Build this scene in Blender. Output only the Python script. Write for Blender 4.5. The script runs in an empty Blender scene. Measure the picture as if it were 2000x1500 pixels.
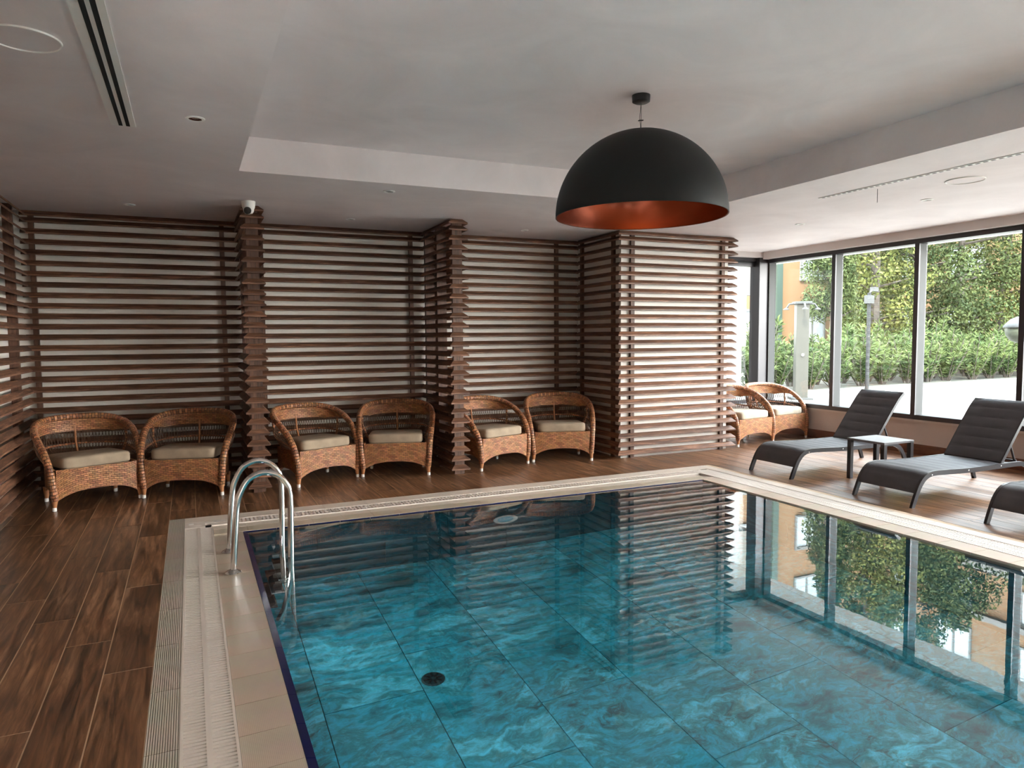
import bpy, bmesh, math, random
from math import sin, cos, pi, radians, sqrt
from mathutils import Vector, Matrix

random.seed(7)
C = bpy.context.scene.collection
SC = bpy.context.scene

# ------------------------------------------------------------------ camera, world, sun, exposure
FPX, YAW, PITCH, ROLL, CAMH = 1379.62, radians(24.4793), radians(3.825), radians(-0.4169), 1.6
Fv = Vector((sin(YAW)*cos(PITCH), cos(YAW)*cos(PITCH), -sin(PITCH)))
R0 = Vector((cos(YAW), -sin(YAW), 0.0)); U0 = R0.cross(Fv)
Rv = R0*cos(ROLL) + U0*sin(ROLL); Uv = -R0*sin(ROLL) + U0*cos(ROLL)
cam_d = bpy.data.cameras.new('camera'); cam = bpy.data.objects.new('camera', cam_d); C.objects.link(cam)
cam_d.sensor_fit = 'HORIZONTAL'; cam_d.sensor_width = 36.0; cam_d.lens = 36.0*FPX/2000.0
cam_d.clip_start = 0.05; cam_d.clip_end = 500
M = Matrix((Rv, Uv, -Fv)).transposed().to_4x4(); M.translation = Vector((0, 0, CAMH)); cam.matrix_world = M
SC.camera = cam

SC.view_settings.view_transform = 'Standard'; SC.view_settings.look = 'None'
SC.view_settings.gamma = 1.0; SC.view_settings.use_curve_mapping = False
SC.view_settings.exposure = 3.82
W = bpy.data.worlds.new('sky'); SC.world = W; W.use_nodes = True
wn = W.node_tree.nodes; wl = W.node_tree.links; wn.clear()
wo = wn.new('ShaderNodeOutputWorld'); wb = wn.new('ShaderNodeBackground')
wtc = wn.new('ShaderNodeTexCoord'); wsep = wn.new('ShaderNodeSeparateXYZ'); wr = wn.new('ShaderNodeValToRGB')
wl.new(wtc.outputs['Generated'], wsep.inputs[0]); wl.new(wsep.outputs['Z'], wr.inputs[0])
wr.color_ramp.elements[0].position = 0.0; wr.color_ramp.elements[0].color = (1.0, 0.97, 0.93, 1)
wr.color_ramp.elements[1].position = 0.7; wr.color_ramp.elements[1].color = (0.72, 0.86, 1.0, 1)
wl.new(wr.outputs[0], wb.inputs[0]); wb.inputs[1].default_value = 3.0; wl.new(wb.outputs[0], wo.inputs[0])
sun_d = bpy.data.lights.new('sun', 'SUN'); sun_d.energy = 1.6; sun_d.angle = radians(3); sun_d.color = (1, 0.93, 0.8)
sun = bpy.data.objects.new('sun', sun_d); C.objects.link(sun)
sun.rotation_euler = Vector((0.45, 0.45, -0.9)).to_track_quat('-Z', 'Y').to_euler()

def portal(name, loc, sx, sy, direction):
    d = bpy.data.lights.new(name, 'AREA'); d.shape = 'RECTANGLE'; d.size = sx; d.size_y = sy; d.energy = 1
    d.cycles.is_portal = True
    o = bpy.data.objects.new(name, d); C.objects.link(o); o.location = loc
    o.rotation_euler = Vector(direction).to_track_quat('-Z', 'Z').to_euler()
portal('window_portal', (9.05, 2.2, 1.65), 13.4, 2.4, (-1, 0, 0))
portal('window_portal', (7.75, 9.25, 1.65), 1.7, 2.4, (0, -1, 0))

cy = SC.cycles
cy.use_denoising = True
try:
    cy.denoiser = 'OPENIMAGEDENOISE'; cy.denoising_input_passes = 'RGB_ALBEDO_NORMAL'
except Exception: pass
cy.max_bounces = 10; cy.diffuse_bounces = 5; cy.glossy_bounces = 4; cy.transmission_bounces = 8; cy.transparent_max_bounces = 16
cy.sample_clamp_indirect = 6.0; cy.caustics_reflective = True; cy.caustics_refractive = True
cy.use_adaptive_sampling = True; cy.adaptive_threshold = 0.02

# ------------------------------------------------------------------ materials
def nmat(name):
    m = bpy.data.materials.new(name); m.use_nodes = True
    nt = m.node_tree; b = nt.nodes['Principled BSDF']
    return m, nt, b, nt.nodes, nt.links
def simple(name, col, rough=0.5, metal=0.0, spec=0.5, emit=None, es=0):
    m, nt, b, N, L = nmat(name)
    b.inputs['Base Color'].default_value = (*col, 1); b.inputs['Roughness'].default_value = rough
    b.inputs['Metallic'].default_value = metal; b.inputs['Specular IOR Level'].default_value = spec
    if emit: b.inputs['Emission Color'].default_value = (*emit, 1); b.inputs['Emission Strength'].default_value = es
    return m
def ramp(N, stops):
    r = N.new('ShaderNodeValToRGB'); e = r.color_ramp.elements
    e[0].position, e[0].color = stops[0][0], (*stops[0][1], 1)
    e[1].position, e[1].color = stops[-1][0], (*stops[-1][1], 1)
    for p, c in stops[1:-1]:
        k = e.new(p); k.color = (*c, 1)
    return r
def bump(N, L, src, b, strength, dist=0.01):
    bp = N.new('ShaderNodeBump'); bp.inputs['Strength'].default_value = strength; bp.inputs['Distance'].default_value = dist
    L.new(src, bp.inputs['Height']); L.new(bp.outputs[0], b.inputs['Normal']); return bp
def coords(N, L, scale, rnd=0.0, kind='Object'):
    tc = N.new('ShaderNodeTexCoord'); mp = N.new('ShaderNodeMapping'); mp.inputs['Scale'].default_value = scale
    L.new(tc.outputs[kind], mp.inputs['Vector'])
    if rnd:
        oi = N.new('ShaderNodeObjectInfo'); mu = N.new('ShaderNodeMath'); mu.operation = 'MULTIPLY'; mu.inputs[1].default_value = rnd
        L.new(oi.outputs['Random'], mu.inputs[0]); cb = N.new('ShaderNodeCombineXYZ')
        for i in range(3): L.new(mu.outputs[0], cb.inputs[i])
        L.new(cb.outputs[0], mp.inputs['Location'])
    return mp
def noise(N, L, vec, scale, detail=4, rough=0.55, dist=0.0):
    n = N.new('ShaderNodeTexNoise'); n.inputs['Scale'].default_value = scale; n.inputs['Detail'].default_value = detail
    n.inputs['Roughness'].default_value = rough; n.inputs['Distortion'].default_value = dist
    L.new(vec, n.inputs['Vector']); return n
def wood(name, stops, scale, rough=0.5, bstr=0.15, rnd=37.0, nsc=3.0, hue=0.25, coat=0.0):
    m, nt, b, N, L = nmat(name)
    mp = coords(N, L, scale, rnd)
    n = noise(N, L, mp.outputs[0], nsc, 8, 0.62, 0.6)
    r = ramp(N, stops); L.new(n.outputs['Fac'], r.inputs[0])
    oi = N.new('ShaderNodeObjectInfo'); mr = N.new('ShaderNodeMapRange')
    mr.inputs['To Min'].default_value = 1-hue; mr.inputs['To Max'].default_value = 1+hue
    L.new(oi.outputs['Random'], mr.inputs['Value'])
    mx = N.new('ShaderNodeVectorMath'); mx.operation = 'SCALE'
    L.new(r.outputs[0], mx.inputs[0]); L.new(mr.outputs[0], mx.inputs['Scale']); L.new(mx.outputs[0], b.inputs['Base Color'])
    b.inputs['Roughness'].default_value = rough; b.inputs['Coat Weight'].default_value = coat
    bump(N, L, n.outputs['Fac'], b, bstr, 0.004)
    return m
def plaster(name, c1, c2, scale=1.2, rough=0.7, bs=0.1):
    m, nt, b, N, L = nmat(name)
    mp = coords(N, L, (1, 1, 1)); n = noise(N, L, mp.outputs[0], scale, 8, 0.6, 0.8)
    n2 = noise(N, L, mp.outputs[0], scale*22, 4, 0.6)
    r = ramp(N, [(0.3, c1), (0.7, c2)]); L.new(n.outputs['Fac'], r.inputs[0]); L.new(r.outputs[0], b.inputs['Base Color'])
    b.inputs['Roughness'].default_value = rough
    bump(N, L, n2.outputs['Fac'], b, bs, 0.004)
    return m

M_slat = wood('stained_slat_wood', [(0.3, (0.052, 0.020, 0.010)), (0.5, (0.125, 0.053, 0.028)), (0.7, (0.30, 0.145, 0.082))], (1.2, 14, 14), 0.55, 0.2)
M_post = wood('stained_post_wood', [(0.3, (0.050, 0.021, 0.012)), (0.5, (0.105, 0.046, 0.027)), (0.7, (0.18, 0.085, 0.050))], (14, 14, 1.2), 0.55, 0.2)
M_plank = wood('plank_tile', [(0.33, (0.037, 0.014, 0.006)), (0.46, (0.128, 0.053, 0.023)), (0.55, (0.212, 0.094, 0.041)), (0.68, (0.39, 0.20, 0.105))], (9, 0.7, 1), 0.33, 0.2, 53.0, 2.8, 0.18)
M_plank.node_tree.nodes['Principled BSDF'].inputs['Specular IOR Level'].default_value = 0.75
M_grout = simple('floor_grout', (0.62, 0.46, 0.32), 0.8)
M_ceil = plaster('ceiling_plaster', (0.71, 0.625, 0.615), (0.82, 0.735, 0.725), 1.3, 0.65, 0.12)
M_wall = plaster('white_wall_paint', (0.74, 0.68, 0.62), (0.80, 0.74, 0.68), 1.0, 0.7, 0.04)
M_wallr = plaster('grey_pink_wall_paint', (0.42, 0.34, 0.30), (0.47, 0.39, 0.35), 1.0, 0.6, 0.05)
M_pelmet = simple('pelmet_paint', (0.60, 0.54, 0.52), 0.6)
M_skirt = wood('skirting_wood', [(0.3, (0.06, 0.018, 0.008)), (0.7, (0.16, 0.055, 0.025))], (2, 2, 14), 0.4, 0.1)
M_dark = simple('dark_bronze_aluminium', (0.035, 0.030, 0.033), 0.35, 0.3)
M_lightal = simple('light_grey_aluminium', (0.045, 0.043, 0.041), 0.6, 0.0, 0.2)
M_stone = simple('marble_sill', (0.50, 0.44, 0.40), 0.3)
M_white = simple('white_plastic', (0.80, 0.76, 0.72), 0.45)
M_black = simple('black_plastic', (0.012, 0.012, 0.013), 0.4)
M_hole = simple('dark_recess', (0.006, 0.006, 0.006), 0.9)
M_chrome = simple('polished_steel', (0.72, 0.70, 0.67), 0.12, 1.0)
M_copper = simple('copper_lining', (0.17, 0.040, 0.020), 0.24, 0.9)
M_lblack = simple('matt_black_shade', (0.012, 0.0115, 0.011), 0.55, 0, 0.25)
M_lframe = simple('anthracite_frame', (0.035, 0.031, 0.033), 0.38, 0.3)
M_bluet = simple('cobalt_tile', (0.005, 0.007, 0.045), 0.2)
M_ltop = simple('grey_tabletop', (0.14, 0.13, 0.13), 0.42, 0.2)

def ribbed(name, c, axis, pitch, rough=0.42, strength=0.5):
    m, nt, b, N, L = nmat(name)
    tc = N.new('ShaderNodeTexCoord'); sp = N.new('ShaderNodeSeparateXYZ'); L.new(tc.outputs['Object'], sp.inputs[0])
    mu = N.new('ShaderNodeMath'); mu.operation = 'MULTIPLY'; mu.inputs[1].default_value = 2*pi/pitch
    L.new(sp.outputs[axis], mu.inputs[0]); sn = N.new('ShaderNodeMath'); sn.operation = 'SINE'; L.new(mu.outputs[0], sn.inputs[0])
    mr = N.new('ShaderNodeMapRange'); mr.inputs['From Min'].default_value = -1; mr.inputs['To Min'].default_value = 0; mr.inputs['From Max'].default_value = 1
    L.new(sn.outputs[0], mr.inputs['Value'])
    r = ramp(N, [(0.12, tuple(x*0.5 for x in c)), (0.5, c)]); L.new(mr.outputs[0], r.inputs[0])
    n = noise(N, L, tc.outputs['Object'], 3.0, 4); mx = N.new('ShaderNodeMixRGB'); mx.blend_type = 'MULTIPLY'; mx.inputs[0].default_value = 0.35
    L.new(r.outputs[0], mx.inputs[1]); L.new(n.outputs['Color'], mx.inputs[2]); L.new(mx.outputs[0], b.inputs['Base Color'])
    b.inputs['Roughness'].default_value = rough
    bump(N, L, mr.outputs[0], b, strength, 0.003)
    return m
M_grip = ribbed('ribbed_grip_tile', (0.56, 0.485, 0.40), 'X', 0.0092, 0.5, 0.45)
M_copex = ribbed('fine_ribbed_coping_x', (0.66, 0.535, 0.43), 'X', 0.0070, 0.28, 0.06)
M_copey = ribbed('fine_ribbed_coping_y', (0.66, 0.535, 0.43), 'Y', 0.0070, 0.28, 0.06)
for mm in (M_copex, M_copey):
    for nd in mm.node_tree.nodes:
        if nd.type == 'VALTORGB': nd.color_ramp.elements[0].color = (0.59, 0.475, 0.38, 1)
M_copeo = simple('smooth_beige_tile', (0.66, 0.56, 0.47), 0.35)
M_grate = simple('white_grating_plastic', (0.70, 0.61, 0.54), 0.4)
M_channel = simple('gutter_channel', (0.20, 0.15, 0.11), 0.3)

def wicker(name, su, sv, c1, c2, dark, bs=1.0, offs=0.5):
    m, nt, b, N, L = nmat(name)
    uv = N.new('ShaderNodeTexCoord'); bk = N.new('ShaderNodeTexBrick')
    bk.offset = offs; bk.squash = 1.0
    bk.inputs['Scale'].default_value = 1.0; bk.inputs['Brick Width'].default_value = su; bk.inputs['Row Height'].default_value = sv
    bk.inputs['Mortar Size'].default_value = min(su, sv)*0.15; bk.inputs['Mortar Smooth'].default_value = 1.0
    bk.inputs['Color1'].default_value = (*c1, 1); bk.inputs['Color2'].default_value = (*c2, 1); bk.inputs['Mortar'].default_value = (*dark, 1)
    bk.inputs['Bias'].default_value = -0.1
    wn_ = noise(N, L, uv.outputs['UV'], 9.0, 3); wv_ = N.new('ShaderNodeVectorMath'); wv_.operation = 'MULTIPLY_ADD'; wv_.inputs[1].default_value = (0.022, 0.022, 0)
    L.new(wn_.outputs['Color'], wv_.inputs[0]); L.new(uv.outputs['UV'], wv_.inputs[2]); L.new(wv_.outputs[0], bk.inputs['Vector'])
    n = noise(N, L, uv.outputs['UV'], 14, 4); mx = N.new('ShaderNodeMixRGB'); mx.blend_type = 'MULTIPLY'; mx.inputs[0].default_value = 0.5
    L.new(bk.outputs['Color'], mx.inputs[1]); L.new(n.outputs['Color'], mx.inputs[2])
    g = N.new('ShaderNodeVectorMath'); g.operation = 'SCALE'; g.inputs['Scale'].default_value = 1.25
    L.new(mx.outputs[0], g.inputs[0]); L.new(g.outputs[0], b.inputs['Base Color']); b.inputs['Roughness'].default_value = 0.42
    iv = N.new('ShaderNodeMath'); iv.operation = 'SUBTRACT'; iv.inputs[0].default_value = 1.0; L.new(bk.outputs['Fac'], iv.inputs[1])
    bump(N, L, iv.outputs[0], b, bs, 0.006)
    return m
M_wick = wicker('woven_wicker', 0.048, 0.019, (0.54, 0.225, 0.09), (0.27, 0.10, 0.04), (0.040, 0.014, 0.007))
M_rim = wicker('wrapped_rattan', 0.062, 0.030, (0.50, 0.20, 0.085), (0.20, 0.07, 0.03), (0.020, 0.007, 0.004), 1.0, 0.4)
M_cane = simple('cane_leg', (0.42, 0.17, 0.07), 0.4)
M_strand = simple('thin_cane_strand', (0.10, 0.05, 0.028), 0.5)
def fabric(name, c, rough=0.9, sc=260, bs=0.3):
    m, nt, b, N, L = nmat(name)
    mp = coords(N, L, (1, 1, 1)); n = noise(N, L, mp.outputs[0], sc, 2); n2 = noise(N, L, mp.outputs[0], 7, 4)
    r = ramp(N, [(0.3, tuple(x*0.82 for x in c)), (0.7, tuple(min(1, x*1.12) for x in c))]); L.new(n2.outputs['Fac'], r.inputs[0])
    L.new(r.outputs[0], b.inputs['Base Color']); b.inputs['Roughness'].default_value = rough
    bump(N, L, n.outputs['Fac'], b, bs, 0.002); return m
M_cush = fabric('beige_linen', (0.33, 0.245, 0.17))
M_cushl = fabric('cream_linen', (0.40, 0.33, 0.25))
M_sling = fabric('charcoal_sling', (0.048, 0.043, 0.048), 0.62, 400, 0.25)

def pool_tile(name, gain=1.0):
    m, nt, b, N, L = nmat(name)
    mp = coords(N, L, (1, 1, 1), 91.0)
    warp = noise(N, L, mp.outputs[0], 1.6, 4, 0.55)
    wv = N.new('ShaderNodeVectorMath'); wv.operation = 'MULTIPLY_ADD'; wv.inputs[1].default_value = (0.5, 0.5, 0.5)
    L.new(warp.outputs['Color'], wv.inputs[0]); L.new(mp.outputs[0], wv.inputs[2])
    mp2 = N.new('ShaderNodeMapping'); mp2.inputs['Scale'].default_value = (1.0, 1.9, 1.6); mp2.inputs['Rotation'].default_value = (0, 0, 0.5)
    L.new(wv.outputs[0], mp2.inputs['Vector'])
    n = noise(N, L, mp2.outputs[0], 1.35, 12, 0.66, 0.15)
    g = gain
    r = ramp(N, [(0.33, (0.012*g, 0.10*g, 0.13*g)), (0.42, (0.020*g, 0.26*g, 0.33*g)), (0.48, (0.035*g, 0.48*g, 0.66*g)),
                 (0.53, (0.025*g, 0.27*g, 0.33*g)), (0.60, (0.11*g, 0.68*g, 0.88*g)), (0.68, (0.025*g, 0.28*g, 0.36*g)), (0.78, (0.09*g, 0.66*g, 0.86*g))])
    L.new(n.outputs['Fac'], r.inputs[0])
    n3 = noise(N, L, mp2.outputs[0], 6.5, 12, 0.8, 0.8)
    r3 = ramp(N, [(0.50, (0, 0, 0)), (0.60, (1, 1, 1))]); L.new(n3.outputs['Fac'], r3.inputs[0])
    n4 = noise(N, L, mp.outputs[0], 1.1, 3); r4 = ramp(N, [(0.47, (0, 0, 0)), (0.60, (1, 1, 1))]); L.new(n4.outputs['Fac'], r4.inputs[0])
    mm = N.new('ShaderNodeMath'); mm.operation = 'MULTIPLY'; L.new(r3.outputs[0], mm.inputs[0]); L.new(r4.outputs[0], mm.inputs[1])
    m2 = N.new('ShaderNodeMath'); m2.operation = 'MULTIPLY'; m2.inputs[1].default_value = 0.75; L.new(mm.outputs[0], m2.inputs[0])
    mx = N.new('ShaderNodeMixRGB'); L.new(m2.outputs[0], mx.inputs[0]); L.new(r.outputs[0], mx.inputs[1]); mx.inputs[2].default_value = (0.035*g, 0.06*g, 0.05*g, 1)
    n5 = noise(N, L, mp2.outputs[0], 2.3, 6, 0.6, 1.0); r5 = ramp(N, [(0.60, (0, 0, 0)), (0.72, (0.55, 0.55, 0.55))]); L.new(n5.outputs['Fac'], r5.inputs[0])
    mx2 = N.new('ShaderNodeMixRGB'); L.new(r5.outputs[0], mx2.inputs[0]); L.new(mx.outputs[0], mx2.inputs[1]); mx2.inputs[2].default_value = (0.30*g, 0.55*g, 0.52*g, 1)
    rg = N.new('ShaderNodeTexNoise'); rg.noise_type = 'RIDGED_MULTIFRACTAL'; rg.inputs['Scale'].default_value = 1.7; rg.inputs['Detail'].default_value = 9
    rg.inputs['Roughness'].default_value = 0.62; rg.inputs['Distortion'].default_value = 0.5; L.new(mp2.outputs[0], rg.inputs['Vector'])
    rr = ramp(N, [(0.50, (0, 0, 0)), (0.80, (0.85, 0.85, 0.85))]); L.new(rg.outputs['Fac'], rr.inputs[0])
    n6 = noise(N, L, mp.outputs[0], 1.7, 4, 0.6); r6 = ramp(N, [(0.45, (0, 0, 0)), (0.56, (1, 1, 1))]); L.new(n6.outputs['Fac'], r6.inputs[0])
    m6 = N.new('ShaderNodeMath'); m6.operation = 'MULTIPLY'; L.new(rr.outputs[0], m6.inputs[0]); L.new(r6.outputs[0], m6.inputs[1])
    mx3 = N.new('ShaderNodeMixRGB'); L.new(m6.outputs[0], mx3.inputs[0]); L.new(mx2.outputs[0], mx3.inputs[1]); mx3.inputs[2].default_value = (0.040*g, 0.085*g, 0.075*g, 1)
    n7 = noise(N, L, mp2.outputs[0], 9.0, 8, 0.8); r7 = ramp(N, [(0.35, (0.62, 0.62, 0.62)), (0.62, (1.15, 1.15, 1.15))]); L.new(n7.outputs['Fac'], r7.inputs[0])
    mx4 = N.new('ShaderNodeMixRGB'); mx4.blend_type = 'MULTIPLY'; mx4.inputs[0].default_value = 1.0; L.new(mx3.outputs[0], mx4.inputs[1]); L.new(r7.outputs[0], mx4.inputs[2])
    L.new(mx4.outputs[0], b.inputs['Base Color']); b.inputs['Roughness'].default_value = 0.5
    return m
M_ptile = pool_tile('marbled_pool_tile', 1.2)
M_pwall = pool_tile('shaded_pool_wall_tile', 0.27)  # floor tile pattern at low gain; shade of the walls is in the colour
M_pgrout = simple('pool_grout', (0.005, 0.05, 0.06), 0.8)

def water_mat():
    m, nt, b, N, L = nmat('pool_water'); N.remove(b); out = [n for n in N if n.type == 'OUTPUT_MATERIAL'][0]
    rf = N.new('ShaderNodeBsdfRefraction'); rf.inputs['IOR'].default_value = 1.33; rf.inputs['Roughness'].default_value = 0.0
    rf.inputs['Color'].default_value = (0.93, 0.98, 0.985, 1)
    gl = N.new('ShaderNodeBsdfGlossy'); gl.inputs['Roughness'].default_value = 0.0
    fr = N.new('ShaderNodeFresnel'); fr.inputs[0].default_value = 1.33
    fm = N.new('ShaderNodeMath'); fm.operation = 'MULTIPLY'; fm.inputs[1].default_value = 1.75; fm.use_clamp = True
    L.new(fr.outputs[0], fm.inputs[0]); g = N.new('ShaderNodeMixShader')
    L.new(fm.outputs[0], g.inputs[0]); L.new(rf.outputs[0], g.inputs[1]); L.new(gl.outputs[0], g.inputs[2])
    tc = N.new('ShaderNodeTexCoord'); n = noise(N, L, tc.outputs['Object'], 9.0, 2, 0.5); n2 = noise(N, L, tc.outputs['Object'], 1.4, 2, 0.5)
    # livelier ripples in some parts of the pool only
    r = ramp(N, [(0.52, (0.10, 0.10, 0.10)), (0.70, (1, 1, 1))]); L.new(n2.outputs['Fac'], r.inputs[0])
    mu = N.new('ShaderNodeMath'); mu.operation = 'MULTIPLY'; L.new(n.outputs['Fac'], mu.inputs[0]); L.new(r.outputs[0], mu.inputs[1])
    bp = N.new('ShaderNodeBump'); bp.inputs['Strength'].default_value = 0.028; bp.inputs['Distance'].default_value = 0.012
    L.new(mu.outputs[0], bp.inputs['Height']); 
    for q in (rf, gl, fr): L.new(bp.outputs[0], q.inputs['Normal'])
    L.new(g.outputs[0], out.inputs[0])
    return m
M_water = water_mat()
def glass_mat():
    m, nt, b, N, L = nmat('window_glass'); N.remove(b); out = [n for n in N if n.type == 'OUTPUT_MATERIAL'][0]
    t = N.new('ShaderNodeBsdfTransparent'); t.inputs[0].default_value = (0.93, 0.95, 0.94, 1)
    g = N.new('ShaderNodeBsdfGlossy'); g.inputs['Roughness'].default_value = 0.0
    lw = N.new('ShaderNodeLayerWeight'); lw.inputs[0].default_value = 0.5
    pw = N.new('ShaderNodeMath'); pw.operation = 'POWER'; pw.inputs[1].default_value = 5.0; L.new(lw.outputs['Facing'], pw.inputs[0])
    f = N.new('ShaderNodeMath'); f.operation = 'MULTIPLY_ADD'; f.inputs[1].default_value = 0.95; f.inputs[2].default_value = 0.03; L.new(pw.outputs[0], f.inputs[0])
    x = N.new('ShaderNodeMixShader'); L.new(f.outputs[0], x.inputs[0]); L.new(t.outputs[0], x.inputs[1]); L.new(g.outputs[0], x.inputs[2]); L.new(x.outputs[0], out.inputs[0])
    return m
M_glass = glass_mat()
def leaf_mat(name, c1, c2):
    m, nt, b, N, L = nmat(name)
    mp = coords(N, L, (1, 1, 1)); n = noise(N, L, mp.outputs[0], 1.7, 3); r = ramp(N, [(0.35, c1), (0.65, c2)]); L.new(n.outputs['Fac'], r.inputs[0])
    L.new(r.outputs[0], b.inputs['Base Color']); b.inputs['Roughness'].default_value = 0.7; b.inputs['Specular IOR Level'].default_value = 0.08
    return m
M_leafA = leaf_mat('oleander_leaf', (0.020, 0.034, 0.012), (0.068, 0.084, 0.028))
M_leafB = leaf_mat('tree_leaf', (0.013, 0.021, 0.008), (0.046, 0.055, 0.018))
M_leafC = leaf_mat('yellowing_tree_leaf', (0.026, 0.036, 0.010), (0.080, 0.080, 0.022))
M_bark = simple('tree_bark', (0.035, 0.027, 0.020), 0.9)
M_ochre = plaster('ochre_render', (0.115, 0.063, 0.027), (0.13, 0.072, 0.032), 0.3, 0.8, 0.02)
M_terra = simple('terracotta_render', (0.11, 0.040, 0.023), 0.8)
M_outw = simple('white_render', (0.095, 0.093, 0.088), 0.7)
M_soff = simple('grey_soffit', (0.80, 0.77, 0.75), 0.8)
M_pave = plaster('pale_paving', (0.125, 0.112, 0.098), (0.165, 0.150, 0.132), 0.5, 0.8, 0.02)
M_soil = simple('planting_soil', (0.02, 0.018, 0.010), 0.9)
M_pipe = simple('green_downpipe', (0.03, 0.045, 0.035), 0.5)
M_outg = simple('outdoor_white_enamel', (0.032, 0.032, 0.031), 0.6, 0.0, 0.15)
M_globe = simple('milky_globe', (0.060, 0.064, 0.045), 0.5, 0, .2)
M_bulb = simple('warm_bulb', (1, 0.6, 0.3), 0.4, emit=(1.0, 0.50, 0.16), es=10)

# ------------------------------------------------------------------ helpers
class MB:
    def __init__(s): s.v = []; s.f = []; s.uv = []; s.hasuv = False
    def add(s, verts, faces, uvs=None):
        o = len(s.v); s.v += [tuple(p) for p in verts]; s.f += [tuple(i+o for i in f) for f in faces]
        if uvs: s.hasuv = True; s.uv += uvs
        else: s.uv += [[(0, 0)]*len(f) for f in faces]
        return s
    def box(s, x0, x1, y0, y1, z0, z1):
        v = [(x, y, z) for z in (z0, z1) for y in (y0, y1) for x in (x0, x1)]
        return s.add(v, [(0, 2, 3, 1), (4, 5, 7, 6), (0, 1, 5, 4), (2, 6, 7, 3), (0, 4, 6, 2), (1, 3, 7, 5)])
    def bar(s, a, b, w, h, up=(0, 0, 1)):
        a = Vector(a); b = Vector(b); d = (b-a).normalized(); u = Vector(up); sd = d.cross(u)
        if sd.length < 1e-4: sd = d.cross(Vector((0, 1, 0)))
        sd.normalize(); u = sd.cross(d).normalized(); vs = []
        for p in (a, b):
            for i, j in ((-1, -1), (1, -1), (1, 1), (-1, 1)): vs.append(p+sd*i*w/2+u*j*h/2)
        return s.add(vs, [(0, 3, 2, 1), (4, 5, 6, 7), (0, 1, 5, 4), (1, 2, 6, 5), (2, 3, 7, 6), (3, 0, 4, 7)])
    def tube(s, path, r, n=10, caps=True, uvs=False):
        P = [Vector(p) for p in path]; rs = r if isinstance(r, (list, tuple)) else [r]*len(P)
        T = []
        for i in range(len(P)):
            a = P[max(i-1, 0)]; b = P[min(i+1, len(P)-1)]; T.append((b-a).normalized())
        ref = Vector((0, 0, 1)) if abs(T[0].z) < 0.9 else Vector((1, 0, 0))
        nrm = (ref - T[0]*ref.dot(T[0])).normalized(); vs = []; L = [0]
        for i in range(len(P)):
            if i: L.append(L[-1]+(P[i]-P[i-1]).length)
            nrm = (nrm - T[i]*nrm.dot(T[i])).normalized(); bn = T[i].cross(nrm)
            for k in range(n):
                a = 2*pi*k/n; vs.append(P[i]+(nrm*cos(a)+bn*sin(a))*rs[i])
        fs = []; uu = []
        for i in range(len(P)-1):
            for k in range(n):
                k2 = (k+1) % n; fs.append((i*n+k, i*n+k2, (i+1)*n+k2, (i+1)*n+k))
                rr = 2*pi*max(rs)
                uu.append([(rr*k/n, L[i]), (rr*(k+1)/n, L[i]), (rr*(k+1)/n, L[i+1]), (rr*k/n, L[i+1])])
        if caps:
            fs.append(tuple(reversed(range(n)))); fs.append(tuple((len(P)-1)*n+k for k in range(n)))
            uu += [[(0, 0)]*n, [(0, 0)]*n]
        return s.add(vs, fs, uu if uvs else None)
    def lathe(s, prof, n=32, center=(0, 0, 0), close=False):
        cx, cy_, cz = center; vs = []; fs = []
        for r, z in prof:
            for k in range(n): a = 2*pi*k/n; vs.append((cx+r*cos(a), cy_+r*sin(a), cz+z))
        for i in range(len(prof)-1):
            for k in range(n): k2 = (k+1) % n; fs.append((i*n+k, i*n+k2, (i+1)*n+k2, (i+1)*n+k))
        if close: fs.append(tuple(reversed(range(n)))); fs.append(tuple((len(prof)-1)*n+k for k in range(n)))
        return s.add(vs, fs)
    def grid(s, rows, thick=0.0, uvscale=None):
        """rows: list of lists of points; UV in metres. thick > 0 gives a shell with closed edges"""
        R = [[Vector(p) for p in row] for row in rows]; nr = len(R); nc = len(R[0])
        us = [[0.0]*nc for _ in range(nr)]; vv = [[0.0]*nc for _ in range(nr)]
        mid = nr//2
        for j in range(1, nc):
            d = (R[mid][j]-R[mid][j-1]).length
            for i in range(nr): us[i][j] = us[i][j-1]+d
        for i in range(1, nr):
            for j in range(nc): vv[i][j] = vv[i-1][j]+(R[i][j]-R[i-1][j]).length
        def nor(i, j):
            a = R[i][min(j+1, nc-1)]-R[i][max(j-1, 0)]; b = R[min(i+1, nr-1)][j]-R[max(i-1, 0)][j]
            c = a.cross(b); return c.normalized() if c.length > 1e-9 else Vector((0, 0, 1))
        layers = [[R[i][j]+nor(i, j)*thick/2 for i in range(nr) for j in range(nc)]]
        if thick: layers.append([R[i][j]-nor(i, j)*thick/2 for i in range(nr) for j in range(nc)])
        vs = sum(layers, []); fs = []; uu = []; K = nr*nc
        for i in range(nr-1):
            for j in range(nc-1):
                q = (i*nc+j, i*nc+j+1, (i+1)*nc+j+1, (i+1)*nc+j)
                u = [(us[i][j], vv[i][j]), (us[i][j+1], vv[i][j+1]), (us[i+1][j+1], vv[i+1][j+1]), (us[i+1][j], vv[i+1][j])]
                fs.append(q); uu.append(u)
                if thick: fs.append(tuple(K+x for x in reversed(q))); uu.append(list(reversed(u)))
        if thick:
            ed = [(i*nc, (i+1)*nc) for i in range(nr-1)] + [((i+1)*nc-1, (i+2)*nc-1) for i in range(nr-1)] + \
                 [(j, j+1) for j in range(nc-1)] + [((nr-1)*nc+j, (nr-1)*nc+j+1) for j in range(nc-1)]
            for a, b in ed: fs.append((a, b, K+b, K+a)); uu.append([(0, 0)]*4)
        return s.add(vs, fs, uu)
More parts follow.
